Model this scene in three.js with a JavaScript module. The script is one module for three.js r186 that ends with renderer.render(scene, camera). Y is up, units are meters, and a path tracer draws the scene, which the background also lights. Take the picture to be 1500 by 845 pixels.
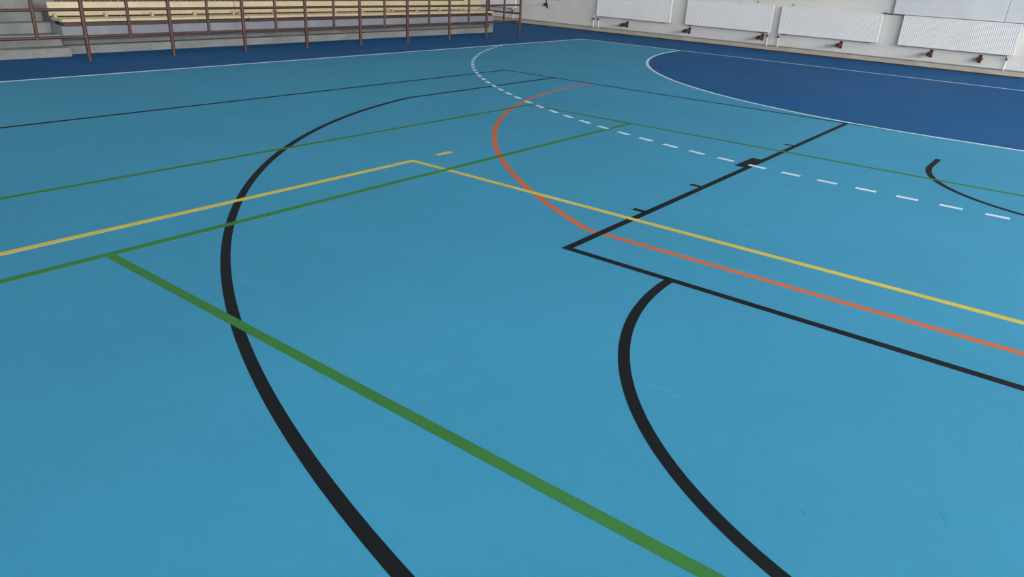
import * as THREE from 'three';
import { mergeGeometries } from 'three/addons/utils/BufferGeometryUtils.js';
import { RoundedBoxGeometry } from 'three/addons/geometries/RoundedBoxGeometry.js';
import { RectAreaLightUniformsLib } from 'three/addons/lights/RectAreaLightUniformsLib.js';

// x runs across the court away from the stand, z runs along the court away from the end wall with the radiators
const scene = new THREE.Scene();
const camera = new THREE.PerspectiveCamera(43.02, 1500 / 845, 0.05, 120);
{
  const yaw = 3.782173, pit = -0.415381, roll = 0.0552004;
  camera.position.set(9.6868, 1.4845, 15.1721);
  const f = new THREE.Vector3(Math.sin(yaw) * Math.cos(pit), Math.sin(pit), Math.cos(yaw) * Math.cos(pit));
  const r = new THREE.Vector3().crossVectors(f, new THREE.Vector3(0, 1, 0)).normalize(), u = new THREE.Vector3().crossVectors(r, f);
  camera.up.copy(u).multiplyScalar(Math.cos(roll)).addScaledVector(r, -Math.sin(roll));
  camera.lookAt(camera.position.clone().add(f));
}
const renderer = new THREE.WebGLRenderer({ antialias: true });
renderer.toneMapping = THREE.LinearToneMapping;
renderer.toneMappingExposure = 2.85;
renderer.shadowMap.enabled = true;
RectAreaLightUniformsLib.init();
scene.background = new THREE.Color().setRGB(1.02, 1.0, 0.98);      // overcast sky outside the windows

// daylight windows in the long wall facing the stand
const WALL_X = 22.4, WIN_Y0 = 2.4, WIN_Y1 = 6.2, WIN_W = 5.0, WIN_Z = [1.2, 7.2, 13.2, 19.2, 25.2, 31.2, 37.2];
for (const z of WIN_Z) {
  const l = new THREE.RectAreaLight(new THREE.Color().setRGB(1.09, 1.0, 0.92), 5.2, WIN_W - 0.1, WIN_Y1 - WIN_Y0 - 0.1);
  l.position.set(WALL_X - 0.02, (WIN_Y0 + WIN_Y1) / 2, z); scene.add(l); l.lookAt(0, (WIN_Y0 + WIN_Y1) / 2, z);
}

// ---------- helpers ----------
let seed = 7; const rnd = () => ((seed = (seed * 1664525 + 1013904223) >>> 0) / 4294967296);
const used = new Map();
const numbered = (n) => { const k = used.get(n) ?? 0; used.set(n, k + 1); return k ? `${n}_${String(k).padStart(3, '0')}` : n; };
const tag = (o, label, category, group, kind) => { Object.assign(o.userData, { label, category }); if (group) o.userData.group = group; if (kind) o.userData.kind = kind; return o; };
function uvMetres(g) {
  const p = g.attributes.position, n = g.attributes.normal, uv = new Float32Array(p.count * 2);
  for (let i = 0; i < p.count; i++) {
    const x = p.getX(i), y = p.getY(i), z = p.getZ(i), a = Math.abs(n.getX(i)), b = Math.abs(n.getY(i)), c = Math.abs(n.getZ(i));
    if (b >= a && b >= c) { uv[2 * i] = x; uv[2 * i + 1] = z; } else if (a >= c) { uv[2 * i] = z; uv[2 * i + 1] = y; } else { uv[2 * i] = x; uv[2 * i + 1] = y; }
  }
  g.setAttribute('uv', new THREE.BufferAttribute(uv, 2)); return g;
}
const prep = (g) => { const h = g.index ? g.toNonIndexed() : g; for (const k of Object.keys(h.attributes)) if (!['position', 'normal', 'uv'].includes(k)) h.deleteAttribute(k); return uvMetres(h); };
function mesh(name, geos, m, parent) {
  const list = (Array.isArray(geos) ? geos : [geos]).map(prep), g = list.length > 1 ? mergeGeometries(list) : list[0];
  const o = new THREE.Mesh(g, m); o.name = parent ? name : numbered(name); o.castShadow = o.receiveShadow = true; (parent ?? scene).add(o); return o;
}
const group = (name, x = 0, y = 0, z = 0) => { const o = new THREE.Group(); o.name = numbered(name); o.position.set(x, y, z); scene.add(o); return o; };
const box = (x0, x1, y0, y1, z0, z1) => new THREE.BoxGeometry(x1 - x0, y1 - y0, z1 - z0).translate((x0 + x1) / 2, (y0 + y1) / 2, (z0 + z1) / 2);
const rbox = (x0, x1, y0, y1, z0, z1, r = 0.006, s = 2) => new RoundedBoxGeometry(x1 - x0, y1 - y0, z1 - z0, s, r).translate((x0 + x1) / 2, (y0 + y1) / 2, (z0 + z1) / 2);
const cyl = (x, y, z, r, h, axis = 'y', r2 = r, seg = 14) => { const g = new THREE.CylinderGeometry(r2, r, h, seg); if (axis === 'x') g.rotateZ(-Math.PI / 2); if (axis === 'z') g.rotateX(Math.PI / 2); return g.translate(x, y, z); };
const tube = (pts, r, seg = 24, rad = 10) => new THREE.TubeGeometry(new THREE.CatmullRomCurve3(pts.map((p) => new THREE.Vector3(...p)), false, 'catmullrom', 0.2), seg, r, rad);

// ---------- textures ----------
function noiseGrid(n, cells) {                         // tileable value noise, 0..1
  const g = new Float32Array(cells * cells).map(() => rnd()), o = new Float32Array(n * n), sm = (t) => t * t * (3 - 2 * t);
  for (let y = 0; y < n; y++) for (let x = 0; x < n; x++) {
    const fx = x / n * cells, fy = y / n * cells, ix = Math.floor(fx), iy = Math.floor(fy), tx = sm(fx - ix), ty = sm(fy - iy), jx = (ix + 1) % cells, jy = (iy + 1) % cells;
    o[y * n + x] = (g[iy * cells + ix] * (1 - tx) + g[iy * cells + jx] * tx) * (1 - ty) + (g[jy * cells + ix] * (1 - tx) + g[jy * cells + jx] * tx) * ty;
  }
  return o;
}
function fractal(n, list) { const o = new Float32Array(n * n); let w = 0; for (const [c, a] of list) { const g = noiseGrid(n, c); w += a; for (let i = 0; i < o.length; i++) o[i] += a * g[i]; } return o.map((v) => v / w); }
function dataTex(n, fn, metres, srgb) {
  const d = new Uint8Array(n * n * 4);
  for (let i = 0; i < n * n; i++) { const c = fn(i); for (let k = 0; k < 3; k++) d[4 * i + k] = Math.max(0, Math.min(255, Math.round(c[k]))); d[4 * i + 3] = 255; }
  const t = new THREE.DataTexture(d, n, n); t.wrapS = t.wrapT = THREE.RepeatWrapping; t.magFilter = THREE.LinearFilter; t.minFilter = THREE.LinearMipmapLinearFilter; t.generateMipmaps = true;
  t.repeat.set(1 / metres, 1 / metres); if (srgb) t.colorSpace = THREE.SRGBColorSpace; t.needsUpdate = true; return t;
}
const N = 1024, coarse = fractal(N, [[4, 1], [9, 0.8], [21, 0.5], [60, 0.25]]), fine = fractal(N, [[90, 1], [200, 1], [420, 1]]);
const scuff = new Float32Array(N * N);                  // short pale and dark rub marks left by shoes
for (let k = 0; k < 46; k++) {
  const x = rnd() * N, y = rnd() * N, a = rnd() * 6.28, l = 4 + rnd() * 26, s = (rnd() < 0.72 ? 1 : -1) * (0.3 + 0.7 * rnd()), bend = (rnd() - 0.5) * 0.06;
  for (let t = 0; t < l; t += 0.4) { const w = rnd() * 2.2 - 1.1, px = Math.floor(x + Math.cos(a + bend * t) * t + w + N) % N, py = Math.floor(y + Math.sin(a + bend * t) * t + w + N) % N; if (rnd() < 0.6) scuff[py * N + px] = s; }
}
const tint = (hex, amp, fineAmp, scuffAmp, metres, warm = 0) => {
  const c = new THREE.Color(hex).convertLinearToSRGB(), b = [c.r * 255, c.g * 255, c.b * 255];
  return dataTex(N, (i) => { const v = 1 + (coarse[i] - 0.5) * amp + (fine[i] - 0.5) * fineAmp; const s = scuff[i] * scuffAmp; return b.map((q, k) => q * (v + (k - 1) * warm * (0.5 - coarse[(i + 333) % (N * N)])) + s); }, metres, true);
};
const floorRough = dataTex(N, (i) => { const v = 255 * (0.86 + 0.2 * (coarse[i] - 0.5) + 0.08 * (fine[i] - 0.5)); return [v, v, v]; }, 7);
const fineBump = dataTex(N, (i) => { const v = 255 * fine[i]; return [v, v, v]; }, 0.9);
const std = (o) => new THREE.MeshStandardMaterial({ roughness: 0.6, metalness: 0, ...o });
const FR = 0.85, matte = (o) => new THREE.MeshPhysicalMaterial({ metalness: 0, specularIntensity: 0.22, ...o });
const M = {
  light: matte({ map: tint('#3d8db1', 0.075, 0.03, 16, 6.3), roughness: FR, roughnessMap: floorRough, bumpMap: fineBump, bumpScale: 0.0002 }),
  dark: matte({ map: tint('#0d548b', 0.1, 0.04, 22, 5.1), roughness: FR, roughnessMap: floorRough, bumpMap: fineBump, bumpScale: 0.0002 }),
  white: matte({ map: tint('#c6d8e5', 0.08, 0.05, 0, 2.3), roughness: 0.75 }),
  black: matte({ map: tint('#171a1e', 0.16, 0.08, 10, 2.9), roughness: 0.75 }),
  green: matte({ map: tint('#3a753d', 0.1, 0.06, 10, 2.7), roughness: 0.75 }),
  yellow: matte({ map: tint('#c6b658', 0.1, 0.06, -8, 2.1), roughness: 0.75 }),
  orange: matte({ map: tint('#bd6746', 0.1, 0.06, 8, 2.5), roughness: 0.75 }),
  wall: std({ map: tint('#dbdbd8', 0.09, 0.04, -4, 3.7, 0.02), roughness: 0.85, bumpMap: fineBump, bumpScale: 0.0015 }),
  wallPaint: std({ map: tint('#dadad6', 0.09, 0.04, 0, 5.3, 0.03), roughness: 0.9 }),
  ceiling: std({ map: tint('#cfcfcb', 0.08, 0.04, 0, 4.1), roughness: 0.9 }),
  concrete: std({ map: tint('#7f8283', 0.3, 0.14, -12, 1.7, 0.05), roughness: 0.88, bumpMap: fineBump, bumpScale: 0.003 }),
  concreteBlue: std({ map: tint('#868c98', 0.14, 0.08, -8, 1.9), roughness: 0.8, bumpMap: fineBump, bumpScale: 0.002 }),
  plinth: std({ map: tint('#b3afa6', 0.22, 0.12, -14, 1.3, 0.06), roughness: 0.8 }),
  mastic: std({ map: tint('#46342b', 0.5, 0.3, 0, 0.9), roughness: 0.9 }),
  brown: std({ map: tint('#4c3026', 0.2, 0.12, 12, 0.8, 0.08), roughness: 0.42 }),
  darkBrown: std({ map: tint('#462f2d', 0.2, 0.12, 0, 0.8), roughness: 0.5 }),
  cream: std({ map: tint('#cabd9c', 0.1, 0.08, -8, 0.9, 0.04), roughness: 0.4 }),
  slat: std({ map: tint('#5a3b22', 0.4, 0.2, 0, 0.7, 0.1), roughness: 0.6 }),
  radiator: std({ map: tint('#e6e8ea', 0.03, 0.02, 0, 2.2), roughness: 0.38 }),
  pipe: std({ map: tint('#eceae4', 0.05, 0.04, 0, 1.1), roughness: 0.4 }),
  pad: std({ map: tint('#d3d7db', 0.07, 0.03, -6, 2.4), roughness: 0.5 }),
  redOxide: std({ map: tint('#4a2222', 0.3, 0.2, 0, 0.5), roughness: 0.5 }),
  grey: std({ color: '#5e5f60', roughness: 0.45, metalness: 0.5 }),
  blackMetal: std({ color: '#17181a', roughness: 0.5, metalness: 0.2 }),
  frame: std({ color: '#d5d7d8', roughness: 0.5 }),
  glass: new THREE.MeshPhysicalMaterial({ color: '#ffffff', transmission: 1, thickness: 0, roughness: 0.05, ior: 1.45 }),
};

// ---------- the hall ----------
const ROOM = { x0: -6.2, x1: WALL_X, z0: -2.22, z1: 42.3, h: 7.6 };
const struct = (name, geos, m, label, category) => tag(mesh(name, geos, m), label, category, null, 'structure');
const floor = struct('floor', box(ROOM.x0 - 0.3, ROOM.x1 + 0.3, -0.2, 0, ROOM.z0 - 0.3, ROOM.z1 + 0.3), M.dark, 'dark blue sports hall floor around the pale blue playing field', 'floor');

// painted areas and lines: flat coats of paint on the floor, each coat a hair above the last
const poly = (pts, y, y0 = 0) => {                       // flat painted area with a thin edge
  const s = new THREE.Shape(pts.map(([x, z]) => new THREE.Vector2(x, -z)));
  return new THREE.ExtrudeGeometry(s, { depth: y - y0, bevelEnabled: false }).rotateX(-Math.PI / 2).translate(0, y0, 0);
};
function stripe(pts, w, y, closed = false) {             // ribbon of paint with mitred corners
  const n = pts.length, L = [], R = [];
  for (let i = 0; i < n; i++) {
    const a = pts[closed ? (i - 1 + n) % n : Math.max(0, i - 1)], b = pts[i], c = pts[closed ? (i + 1) % n : Math.min(n - 1, i + 1)];
    let d1 = new THREE.Vector2(b[0] - a[0], b[1] - a[1]), d2 = new THREE.Vector2(c[0] - b[0], c[1] - b[1]);
    if (d1.length() < 1e-9) d1 = d2.clone(); if (d2.length() < 1e-9) d2 = d1.clone(); d1.normalize(); d2.normalize();
    const n1 = new THREE.Vector2(-d1.y, d1.x), n2 = new THREE.Vector2(-d2.y, d2.x), m = n1.clone().add(n2).normalize(), k = w / 2 / Math.max(0.3, m.dot(n1));
    L.push([b[0] + m.x * k, b[1] + m.y * k]); R.push([b[0] - m.x * k, b[1] - m.y * k]);
  }
  const pos = [], quad = (A, B, C, D) => pos.push(...A, ...B, ...C, ...A, ...C, ...D), v = ([x, z], h) => [x, h, z], y0 = 0.0001;
  for (let i = 0; i < (closed ? n : n - 1); i++) {
    const j = (i + 1) % n;
    quad(v(L[i], y), v(L[j], y), v(R[j], y), v(R[i], y));
    quad(v(L[i], y0), v(L[j], y0), v(L[j], y), v(L[i], y)); quad(v(R[j], y0), v(R[i], y0), v(R[i], y), v(R[j], y));
  }
  if (!closed) { quad(v(R[0], y0), v(L[0], y0), v(L[0], y), v(R[0], y)); quad(v(L[n - 1], y0), v(R[n - 1], y0), v(R[n - 1], y), v(L[n - 1], y)); }
  const g = new THREE.BufferGeometry(); g.setAttribute('position', new THREE.Float32BufferAttribute(pos, 3)); g.computeVertexNormals(); return g;
}
const arc = (cx, cz, r, a0, a1, n = 72) => Array.from({ length: n + 1 }, (_, i) => { const a = (a0 + (a1 - a0) * i / n) * Math.PI / 180; return [cx + r * Math.cos(a), cz + r * Math.sin(a)]; });   // 0 deg = +x, 90 deg = +z
const line = (name, label, pts, m, y, w = 0.05, closed = false, parent = floor) => { const o = mesh(name, stripe(pts, w, y, closed), m, parent); if (label) o.userData.label = label; return o; };
const Y = { field: 0.0003, area: 0.0005, orange: 0.0007, black: 0.001, yellow: 0.0012, white: 0.0014, green: 0.0018 };
const SU = 0.026;
const field = mesh('playing_field', poly([[SU, 0], [20 - SU, 0], [20 - SU, 40], [SU, 40]], Y.field), M.light, floor); field.userData.label = 'pale blue playing field of the court';
const goalEdge = [...arc(11.5, 0, 5.975, 0, 90, 60), ...arc(8.5, 0, 5.975, 90, 180, 60)];
const goalArea = mesh('goal_area', poly(goalEdge, Y.area, 0.0001), M.dark, floor); goalArea.userData.label = 'dark blue goal area painted against the end line';
// white: outer court, goal area line, dashed nine metre arc
line('court_boundary_line', 'white outer boundary line of the court', [[SU, 0], [20 - SU, 0], [20 - SU, 40], [SU, 40]], M.white, Y.white, 0.05, true);
line('goal_area_line', 'curved white line round the dark blue goal area', goalEdge, M.white, Y.white + 0.0001);
{
  const dashed = new THREE.Group(); dashed.name = 'dashed_line'; dashed.userData.label = 'white dashed arc outside the goal area'; floor.add(dashed);
  const R = 8.972, P = 0.3025, at = (s) => {             // s: metres along the line from the middle of the straight
    const a = Math.abs(s), sg = Math.sign(s); if (a <= 1.5) return [10 + s, R]; const t = (a - 1.5) / R; return [10 + sg * (1.5 + R * Math.sin(t)), R * Math.cos(t)];
  };
  for (const sg of [-1, 1]) for (let k = sg < 0 ? -4 : -5; ; k++) {
    const c = 1.5 + k * P, e = at(sg * c); if (e[0] < 0.06 || e[0] > 19.94) break;
    if (c < (sg < 0 ? 0.1 : 0.2)) continue;
    mesh('dash', stripe([-0.077, -0.026, 0.026, 0.077].map((d) => at(sg * c + d)), 0.05, Y.green + 0.0002), M.white, dashed);
  }
}
// black: basketball
const BZ = 5.974, BX = 2.467, mir = (pts) => pts.map(([x, z]) => [20 - x, z]);
line('basketball_boundary_line', 'thin black boundary line of the inner court', [[BX, BZ], [20 - BX, BZ], [20 - BX, 33.9], [BX, 33.9]], M.black, Y.black, 0.05, true);
line('basketball_key_line', 'black outline of the free throw lane', [[7.548, BZ], [7.548, 11.79], [12.452, 11.79], [12.452, BZ]], M.black, Y.black);
{
  const r = 6.76, cz = 7.538, dx = 10 - 3.39, a = Math.acos(dx / r) * 180 / Math.PI, zc = cz + Math.sqrt(r * r - dx * dx);
  line('three_point_line', 'large black arc sweeping across the pale blue field', [[3.39, BZ], ...Array.from({ length: 5 }, (_, i) => [3.39, BZ + (zc - BZ) * (i + 1) / 6]), ...arc(10, cz, r, 180 - a, a, 140), [16.61, BZ]], M.black, Y.black);
}
line('free_throw_arc', 'black half circle in front of the free throw line', arc(10, 11.802, 1.79, 180.4, -0.4, 80), M.black, Y.black);
line('no_charge_arc', 'small black half circle between the lane lines', [[8.722, 7.2], [8.722, 7.4], ...arc(10, 7.575, 1.278, 180, 0, 60), [11.278, 7.4], [11.278, 7.2]], M.black, Y.black);
for (const m of [(p) => p, mir]) {
  for (const z of [7.775, 9.92, 10.82]) line('lane_tick', 'short black tick beside the free throw lane', m([[7.44, z], [7.545, z]]), M.black, Y.black - 0.0001);
  line('lane_block', 'black filled block beside the free throw lane', m([[7.493, 8.63], [7.493, 9.04]]), M.black, Y.black - 0.0001, 0.11);
}
// orange: arc with a straight front
{
  const r = 5.971, cz = 6.023, zf = 11.42, dx = Math.sqrt(r * r - (zf - cz) ** 2), a = Math.atan2(zf - cz, dx) * 180 / Math.PI;
  line('penalty_area_line', 'orange arc running into a straight orange line', [...arc(10, cz, r, 180, 180 - a, 80), ...arc(10, cz, r, a, 0, 80)], M.orange, Y.orange);
}
// yellow: volleyball
line('volleyball_boundary_line', 'yellow rectangle line of the volleyball court', [[5.525, 11.025], [14.475, 11.025], [14.475, 28.975], [5.525, 28.975]], M.yellow, Y.yellow, 0.05, true);
for (const m of [(p) => p, mir]) line('service_zone_mark', 'short yellow dash behind the yellow corner', m([[5.52, 10.56], [5.52, 10.735]]), M.yellow, Y.yellow);
// green: tennis
line('tennis_boundary_line', 'green outer rectangle line of the tennis court', [[4.55, 8.13], [15.45, 8.13], [15.45, 31.87], [4.55, 31.87]], M.green, Y.green, 0.05, true);
for (const m of [(p) => p, mir]) line('tennis_singles_line', 'green inner side line of the tennis court', m([[5.896, 8.11], [5.896, 31.87]]), M.green, Y.green - 0.0001);
for (const z of [13.614, 26.386]) line('tennis_service_line', 'broad green service line crossing the black arc', [[5.9, z], [14.1, z]], M.green, Y.green - 0.0002);
line('tennis_centre_line', 'green centre service line', [[10, 13.62], [10, 26.38]], M.green, Y.green - 0.0003);

// end wall with the radiators: plaster above a groove, beige plinth below
const Z0 = ROOM.z0;
struct('wall_back', [box(ROOM.x0 - 0.3, ROOM.x1 + 0.3, 0.125, ROOM.h, Z0 - 0.3, Z0), box(ROOM.x0 - 0.3, ROOM.x1 + 0.3, 0, 0.125, Z0 - 0.3, Z0 - 0.08)], M.wall, 'white plastered end wall behind the radiators', 'wall');
{
  const b = struct('baseboard_back', box(ROOM.x0, ROOM.x1, 0.018, 0.1, Z0 - 0.08, Z0 - 0.008), M.plinth, 'beige plinth along the foot of the radiator wall', 'baseboard');
  // ragged dark joint where the floor covering meets the plinth
  const pts = [[ROOM.x0, Z0 - 0.02]]; for (let x = ROOM.x0; x <= ROOM.x1; x += 0.11) pts.push([x, Z0 + 0.014 + rnd() * 0.03 + (rnd() < 0.12 ? 0.03 : 0)]); pts.push([ROOM.x1, Z0 - 0.02]);
  mesh('floor_joint', poly(pts, 0.02, 0), M.mastic, b).userData.label = 'dark brown ragged joint under the plinth';
}
struct('wall_left', box(ROOM.x0 - 0.3, ROOM.x0, 0, ROOM.h, Z0, ROOM.z1), M.wallPaint, 'white wall behind the spectator stand', 'wall');
struct('wall_front', box(ROOM.x0 - 0.3, ROOM.x1 + 0.3, 0, ROOM.h, ROOM.z1, ROOM.z1 + 0.3), M.wallPaint, 'white end wall behind the camera', 'wall');
struct('ceiling', box(ROOM.x0 - 0.3, ROOM.x1 + 0.3, ROOM.h, ROOM.h + 0.3, Z0 - 0.3, ROOM.z1 + 0.3), M.ceiling, 'pale flat ceiling of the sports hall', 'ceiling');
{
  const g = [box(ROOM.x1, ROOM.x1 + 0.3, 0, WIN_Y0, Z0, ROOM.z1), box(ROOM.x1, ROOM.x1 + 0.3, WIN_Y1, ROOM.h, Z0, ROOM.z1)];
  const edges = [Z0, ...WIN_Z.flatMap((z) => [z - WIN_W / 2, z + WIN_W / 2]), ROOM.z1];
  for (let i = 0; i < edges.length; i += 2) g.push(box(ROOM.x1, ROOM.x1 + 0.3, WIN_Y0, WIN_Y1, edges[i], edges[i + 1]));
  struct('wall_right', g, M.wallPaint, 'white long wall with a row of tall windows', 'wall');
  WIN_Z.forEach((z, i) => {
    const w = group(`window_${i + 1}`, ROOM.x1 + 0.15, WIN_Y0, z); tag(w, 'tall daylight window in the long wall facing the stand', 'window', 'windows of the long wall', 'structure');
    const H = WIN_Y1 - WIN_Y0, f = [box(-0.04, 0.04, 0, 0.07, -WIN_W / 2, WIN_W / 2), box(-0.04, 0.04, H - 0.07, H, -WIN_W / 2, WIN_W / 2)];
    for (let k = 0; k < 5; k++) { const c = -WIN_W / 2 + 0.035 + k * (WIN_W - 0.07) / 4; f.push(box(-0.04, 0.04, 0.07, H - 0.07, c - 0.035, c + 0.035)); }
    mesh('window_frame', f, M.frame, w);
    for (let k = 0; k < 4; k++) { const c = -WIN_W / 2 + 0.035 + (k + 0.5) * (WIN_W - 0.07) / 4, q = (WIN_W - 0.07) / 8 - 0.035; mesh('pane', box(-0.004, 0.004, 0.07, H - 0.07, c - q, c + q), M.glass, w); }
  });
}

// ---------- spectator stand ----------
const T0 = 0.86, T1 = 10.46;                             // the tier with the benches, along z
{
  const s = tag(group('concrete_stand'), 'grey concrete spectator stand behind the brown railing', 'stand');
  mesh('tier', rbox(-2.95, -1.955, 0.2, 0.385, T0, T1, 0.02), M.concreteBlue, s).userData.label = 'bluish grey slab edge of the lowest tier';
  mesh('riser', [box(-2.95, -2.13, 0.09, 0.2, T0 + 0.004, T1), box(-2.2, -1.97, 0.09, 0.2, T0 + 0.004, T0 + 0.16)], M.concrete, s).userData.label = 'recessed concrete riser under the slab edge';
  mesh('footing', rbox(-2.95, -1.965, -0.01, 0.115, T0, T1, 0.018), M.concrete, s).userData.label = 'rough concrete footing under the slab';
  mesh('tier', box(-3.85, -2.9, 0, 0.82, T0, T1), M.concrete, s);
  mesh('tier', box(ROOM.x0 + 0.01, -3.8, 0, 1.25, T0, T1), M.concrete, s);
  const front = [-1.75, -2.0, -2.26, -2.5, -2.75, -3.0, -3.25, -3.5, -3.75], hs = [0.12, 0.27, 0.41, 0.55, 0.69, 0.83, 0.97, 1.11, 1.25];
  front.forEach((x, i) => mesh('step', rbox(ROOM.x0 + 0.01, x, i ? hs[i - 1] - 0.03 : -0.01, hs[i], T1 + 0.002, 14.2, 0.014), M.concrete, s));
}
// brown board cladding on the riser of the second tier
{
  const c = tag(group('board_cladding', -2.9, 0.386, T0), 'row of brown upright boards on the riser behind the cream benches', 'cladding');
  const a = rbox(0, 0.02, 0, 0.42, 0, 0.075, 0.004, 1), n = Math.floor((T1 - T0 - 0.3) / 0.105);
  for (let i = 0; i < n; i++) { const o = mesh('board', a.clone().scale(1, 0.97 + 0.03 * rnd(), 0.85 + 0.3 * rnd()), M.slat, c); o.position.set(0.002 + rnd() * 0.006, 0, 0.03 + i * 0.105); }
}
function bench(z0, z1, count, label) {
  const b = tag(group('spectator_bench', -2.12, 0.386, (z0 + z1) / 2), label, 'bench', 'cream benches on the stand'), l = (z1 - z0) / 2;
  mesh('seat', rbox(-0.15, 0.2, 0.05, 0.09, -l, l, 0.008), M.cream, b);
  mesh('backrest', new RoundedBoxGeometry(0.025, 0.19, l * 2, 2, 0.008).rotateZ(0.08).translate(-0.205, 0.197, 0), M.cream, b);
  mesh('support_rail', rbox(0.115, 0.165, -0.012, 0.044, -l + 0.02, l - 0.02, 0.006), M.darkBrown, b).userData.label = 'dark brown steel rail under the seat';
  for (let i = 0; i < count; i++) {
    const z = -l + 0.06 + i * (2 * l - 0.12) / (count - 1);
    mesh('back_bracket', rbox(-0.19, -0.12, 0.085, 0.14, z - 0.02, z + 0.02, 0.006), M.cream, b);
    mesh('leg', rbox(-0.13, -0.08, 0, 0.05, z - 0.02, z + 0.02, 0.004), M.darkBrown, b);
  }
}
bench(0.92, 3.895, 5, 'cream plank bench at the radiator end of the stand');
bench(3.905, 7.475, 6, 'cream plank bench in the middle of the stand, longest of three');
bench(7.485, 10.45, 5, 'cream plank bench beside the concrete steps');

// ---------- brown railing in front of the stand ----------
{
  const X = -1.15, r = tag(group('railing', X, 0, 0), 'brown painted steel railing in front of the spectator stand', 'railing');
  const zEnd = 14.1;
  for (let z = 0.9, i = 0; z < zEnd + 0.01; z += 0.6, i++) {
    if (i % 2 === 0) mesh('post', cyl(0, 0.55, z, 0.027, 1.1), M.brown, r);
    else mesh('baluster', cyl(0.004, 0.68, z, 0.022, 0.76), M.brown, r);
  }
  for (const y of [0.32, 0.66, 1.1]) mesh('rail', cyl(0, y, (0.9 + zEnd) / 2, y > 1 ? 0.027 : 0.02, zEnd - 0.9, 'z'), M.brown, r);
  for (const y of [0.475, 1.1]) mesh('return_rail', cyl(-0.49, y, 0.87, 0.02, 0.98, 'x'), M.brown, r);
  mesh('post', cyl(-0.98, 0.74, 0.85, 0.024, 0.72), M.brown, r);
}

// ---------- radiators on the end wall ----------
function radiator(x0, x1, label, pipes, link) {
  const r = tag(group('radiator', (x0 + x1) / 2, 0.39, Z0), label, 'radiator', 'white radiators on the end wall'), w = (x1 - x0) / 2, H = 0.57, D = 0.105, n = Math.round(2 * w / 0.0345);
  // pressed front sheet: flat margins, upright flutes between
  const pts = []; const q = 2 * (w - 0.03) / n; pts.push([-w + 0.004, D]);
  for (let i = 0; i < n; i++) { const s = -w + 0.03 + i * q; pts.push([s, D], [s + q * 0.18, D - 0.006], [s + q * 0.42, D - 0.006], [s + q * 0.6, D]); }
  pts.push([w - 0.004, D]);
  const sh = new THREE.Shape([[-w + 0.004, D - 0.02], ...pts, [w - 0.004, D - 0.02]].reverse().map(([x, z]) => new THREE.Vector2(x, -z)));
  const flute = new THREE.ExtrudeGeometry(sh, { depth: H - 0.05, bevelEnabled: false }).rotateX(-Math.PI / 2).translate(0, 0.025, 0);
  mesh('front_panel', [flute, rbox(-w, w, 0, 0.03, D - 0.022, D + 0.001, 0.006), rbox(-w, w, H - 0.03, H, D - 0.022, D + 0.001, 0.006)], M.radiator, r);
  mesh('back_panel', rbox(-w + 0.02, w - 0.02, 0.02, H - 0.02, 0.025, 0.04, 0.004), M.radiator, r);
  for (const s of [-1, 1]) mesh('side_panel', rbox(s * w - (s > 0 ? 0.006 : 0), s * w + (s < 0 ? 0.006 : 0), 0.004, H - 0.004, 0.025, D - 0.012, 0.002), M.radiator, r);
  const slots = [rbox(-w, w, H - 0.012, H - 0.002, 0.025, 0.04, 0.002), rbox(-w, w, H - 0.012, H - 0.002, D - 0.03, D - 0.012, 0.002)];
  for (let i = 0; i <= 40; i++) { const x = -w + 0.02 + i * (2 * w - 0.04) / 40; slots.push(box(x - 0.008, x + 0.008, H - 0.01, H - 0.004, 0.035, D - 0.025)); }
  mesh('top_grille', slots, M.radiator, r);
  for (const x of [-w + 0.13, w - 0.2]) mesh('wall_bracket', [box(x - 0.02, x + 0.02, -0.012, 0.06, 0, 0.05), box(x - 0.035, x + 0.035, -0.014, 0.004, 0.02, 0.095)], M.grey, r).userData.label = 'dark grey bracket under the radiator';
  if (link) { const p = mesh('connecting_pipe', cyl(w + link / 2 - 0.01, H + 0.002, 0.03, 0.011, link + 0.06, 'x'), M.grey, r); mesh('vent_valve', [cyl(w + 0.03, H + 0.008, 0.045, 0.02, 0.05, 'z'), cyl(w - 0.02, H + 0.004, 0.045, 0.014, 0.05, 'x')], M.grey, p); }
  for (const px of pipes) {
    const p = mesh('feed_pipe', tube([[px, -0.29, 0.05], [px, -0.12, 0.05], [px, 0.05, 0.06]], 0.013), M.pipe, r);
    mesh('valve', [cyl(px, -0.07, 0.075, 0.019, 0.06, 'z'), cyl(px, -0.07, 0.055, 0.017, 0.055, 'y')], M.grey, p);
  }
}
radiator(-5.73, -3.645, 'fluted white radiator seen through the end of the railing', [0.95]);
radiator(-0.98, 1.12, 'fluted white radiator with two pipes, next to the black crank', [-1.14, -0.99]);
radiator(1.525, 3.605, 'fluted white radiator, second from the black crank', [1.0]);
radiator(3.79, 5.88, 'fluted white radiator close beside its neighbour, third from the black crank', [-1.02], 0.37);
radiator(6.275, 8.325, 'fluted white radiator under the white wall pads', [0.93]);

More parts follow.
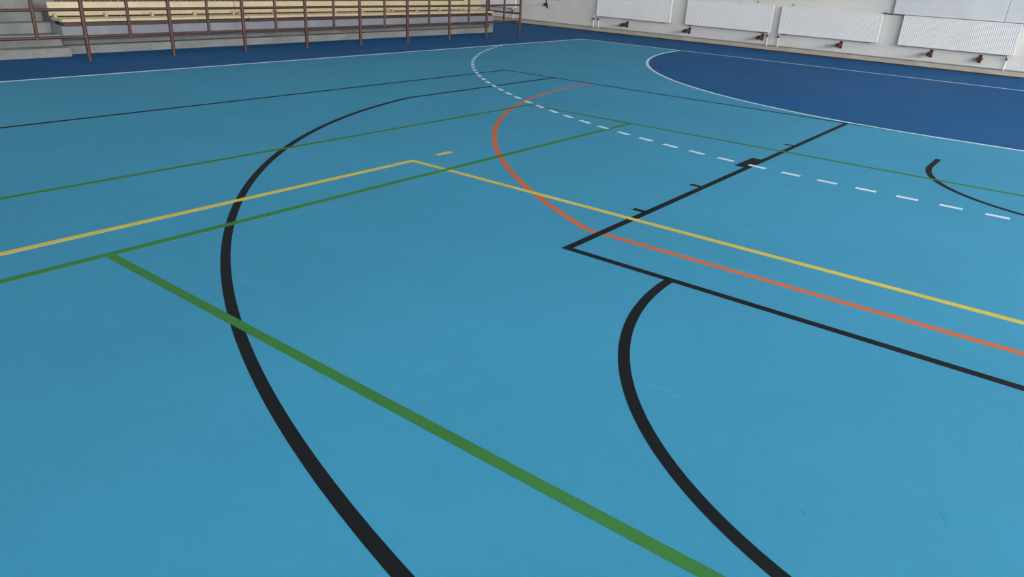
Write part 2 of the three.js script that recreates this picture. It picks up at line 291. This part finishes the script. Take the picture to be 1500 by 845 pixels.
// red oxide anchor arms on the wall below the radiators
const arms = [[-0.09, 0.255, 'red-brown wall anchor below the radiator beside the black crank'], [1.63, 0.26, 'red-brown wall anchor below the radiator second from the black crank, by its bracket'], [3.43, 0.275, 'red-brown wall anchor beside the white pipe between two close radiators'],
  [5.16, 0.28, 'red-brown wall anchor below the radiator third from the black crank'], [6.92, 0.285, 'red-brown wall anchor under the pads, nearer the neighbouring radiator'], [7.79, 0.275, 'red-brown wall anchor under the pads, without a pin']];
arms.forEach(([x, y, label], i) => {
  const a = tag(group('wall_anchor', x, y, Z0), label, 'wall anchor', 'anchors on the radiator wall');
  mesh('plate', rbox(-0.03, 0.03, -0.075, 0.075, -0.001, 0.014, 0.004), M.redOxide, a);
  mesh('arm', i < 5 ? [cyl(0, 0, 0.06, 0.022, 0.12, 'z'), cyl(0, 0, 0.19, 0.047, 0.17, 'z', 0.044)] : [cyl(0, 0, 0.07, 0.05, 0.13, 'z', 0.046)], M.redOxide, a);
  if (i < 5) mesh('pin', [cyl(0, -0.016, 0.32, 0.016, 0.11, 'z'), cyl(0, -0.016, 0.38, 0.02, 0.015, 'z')], M.redOxide, a);
});

// two white wall pads above the last radiator
[[6.05, 8.005, 'white wall pad above the radiator, nearer the black crank'], [8.007, 9.96, 'white wall pad reaching past the end of the last radiator']].forEach(([x0, x1, label]) => {
  const p = tag(group('wall_pad', (x0 + x1) / 2, 0.968, Z0), label, 'wall pad', 'white pads on the end wall'), w = (x1 - x0) / 2;
  mesh('cushion', rbox(-w, w, 0, 1.6, 0.012, 0.085, 0.014, 3), M.pad, p);
  mesh('backing_board', box(-w + 0.02, w - 0.02, 0.01, 1.59, -0.001, 0.02), M.pipe, p);
});
// small grey bolts at the height of the radiator tops
[[3.2, 1.01, 'second'], [4.0, 1.0, 'third']].forEach(([x, y, nth]) => {
  const b = tag(group('wall_bolt', x, y, Z0), `small grey bolt in the wall above the radiator ${nth} from the black crank`, 'bolt', 'bolts in the radiator wall');
  mesh('washer', cyl(0, 0, 0.004, 0.03, 0.01, 'z'), M.frame, b); mesh('bolt_head', new THREE.CylinderGeometry(0.016, 0.016, 0.014, 6).rotateX(Math.PI / 2).translate(0, 0, 0.015), M.grey, b);
});
// black crank rod hanging on the wall
{
  const c = tag(group('crank_rod', -2.62, 0.5, Z0), 'black crank rod hanging down the bare end wall', 'crank');
  mesh('rod', tube([[0, 1.6, 0.05], [0, 0.8, 0.05], [0, 0.1, 0.05]], 0.014), M.blackMetal, c);
  mesh('knuckle', [new THREE.SphereGeometry(0.04, 14, 10).translate(0, 0.07, 0.05), cyl(-0.03, 0.05, 0.06, 0.028, 0.07, 'x')], M.blackMetal, c);
  mesh('handle', tube([[-0.01, 0.06, 0.06], [0.04, 0.03, 0.07], [0.07, -0.03, 0.07]], 0.02), M.blackMetal, c);
  const h = tag(group('rod_hook', -2.27, 0.69, Z0), 'small black hook on the bare wall beside the crank rod', 'hook');
  mesh('plate', rbox(-0.02, 0.02, -0.005, 0.07, -0.001, 0.008, 0.003), M.blackMetal, h);
  mesh('prong', tube([[0, 0.045, 0.005], [0, 0.02, 0.04], [-0.01, 0.0, 0.06], [-0.02, 0.025, 0.08]], 0.009), M.blackMetal, h);
}
renderer.render(scene, camera);
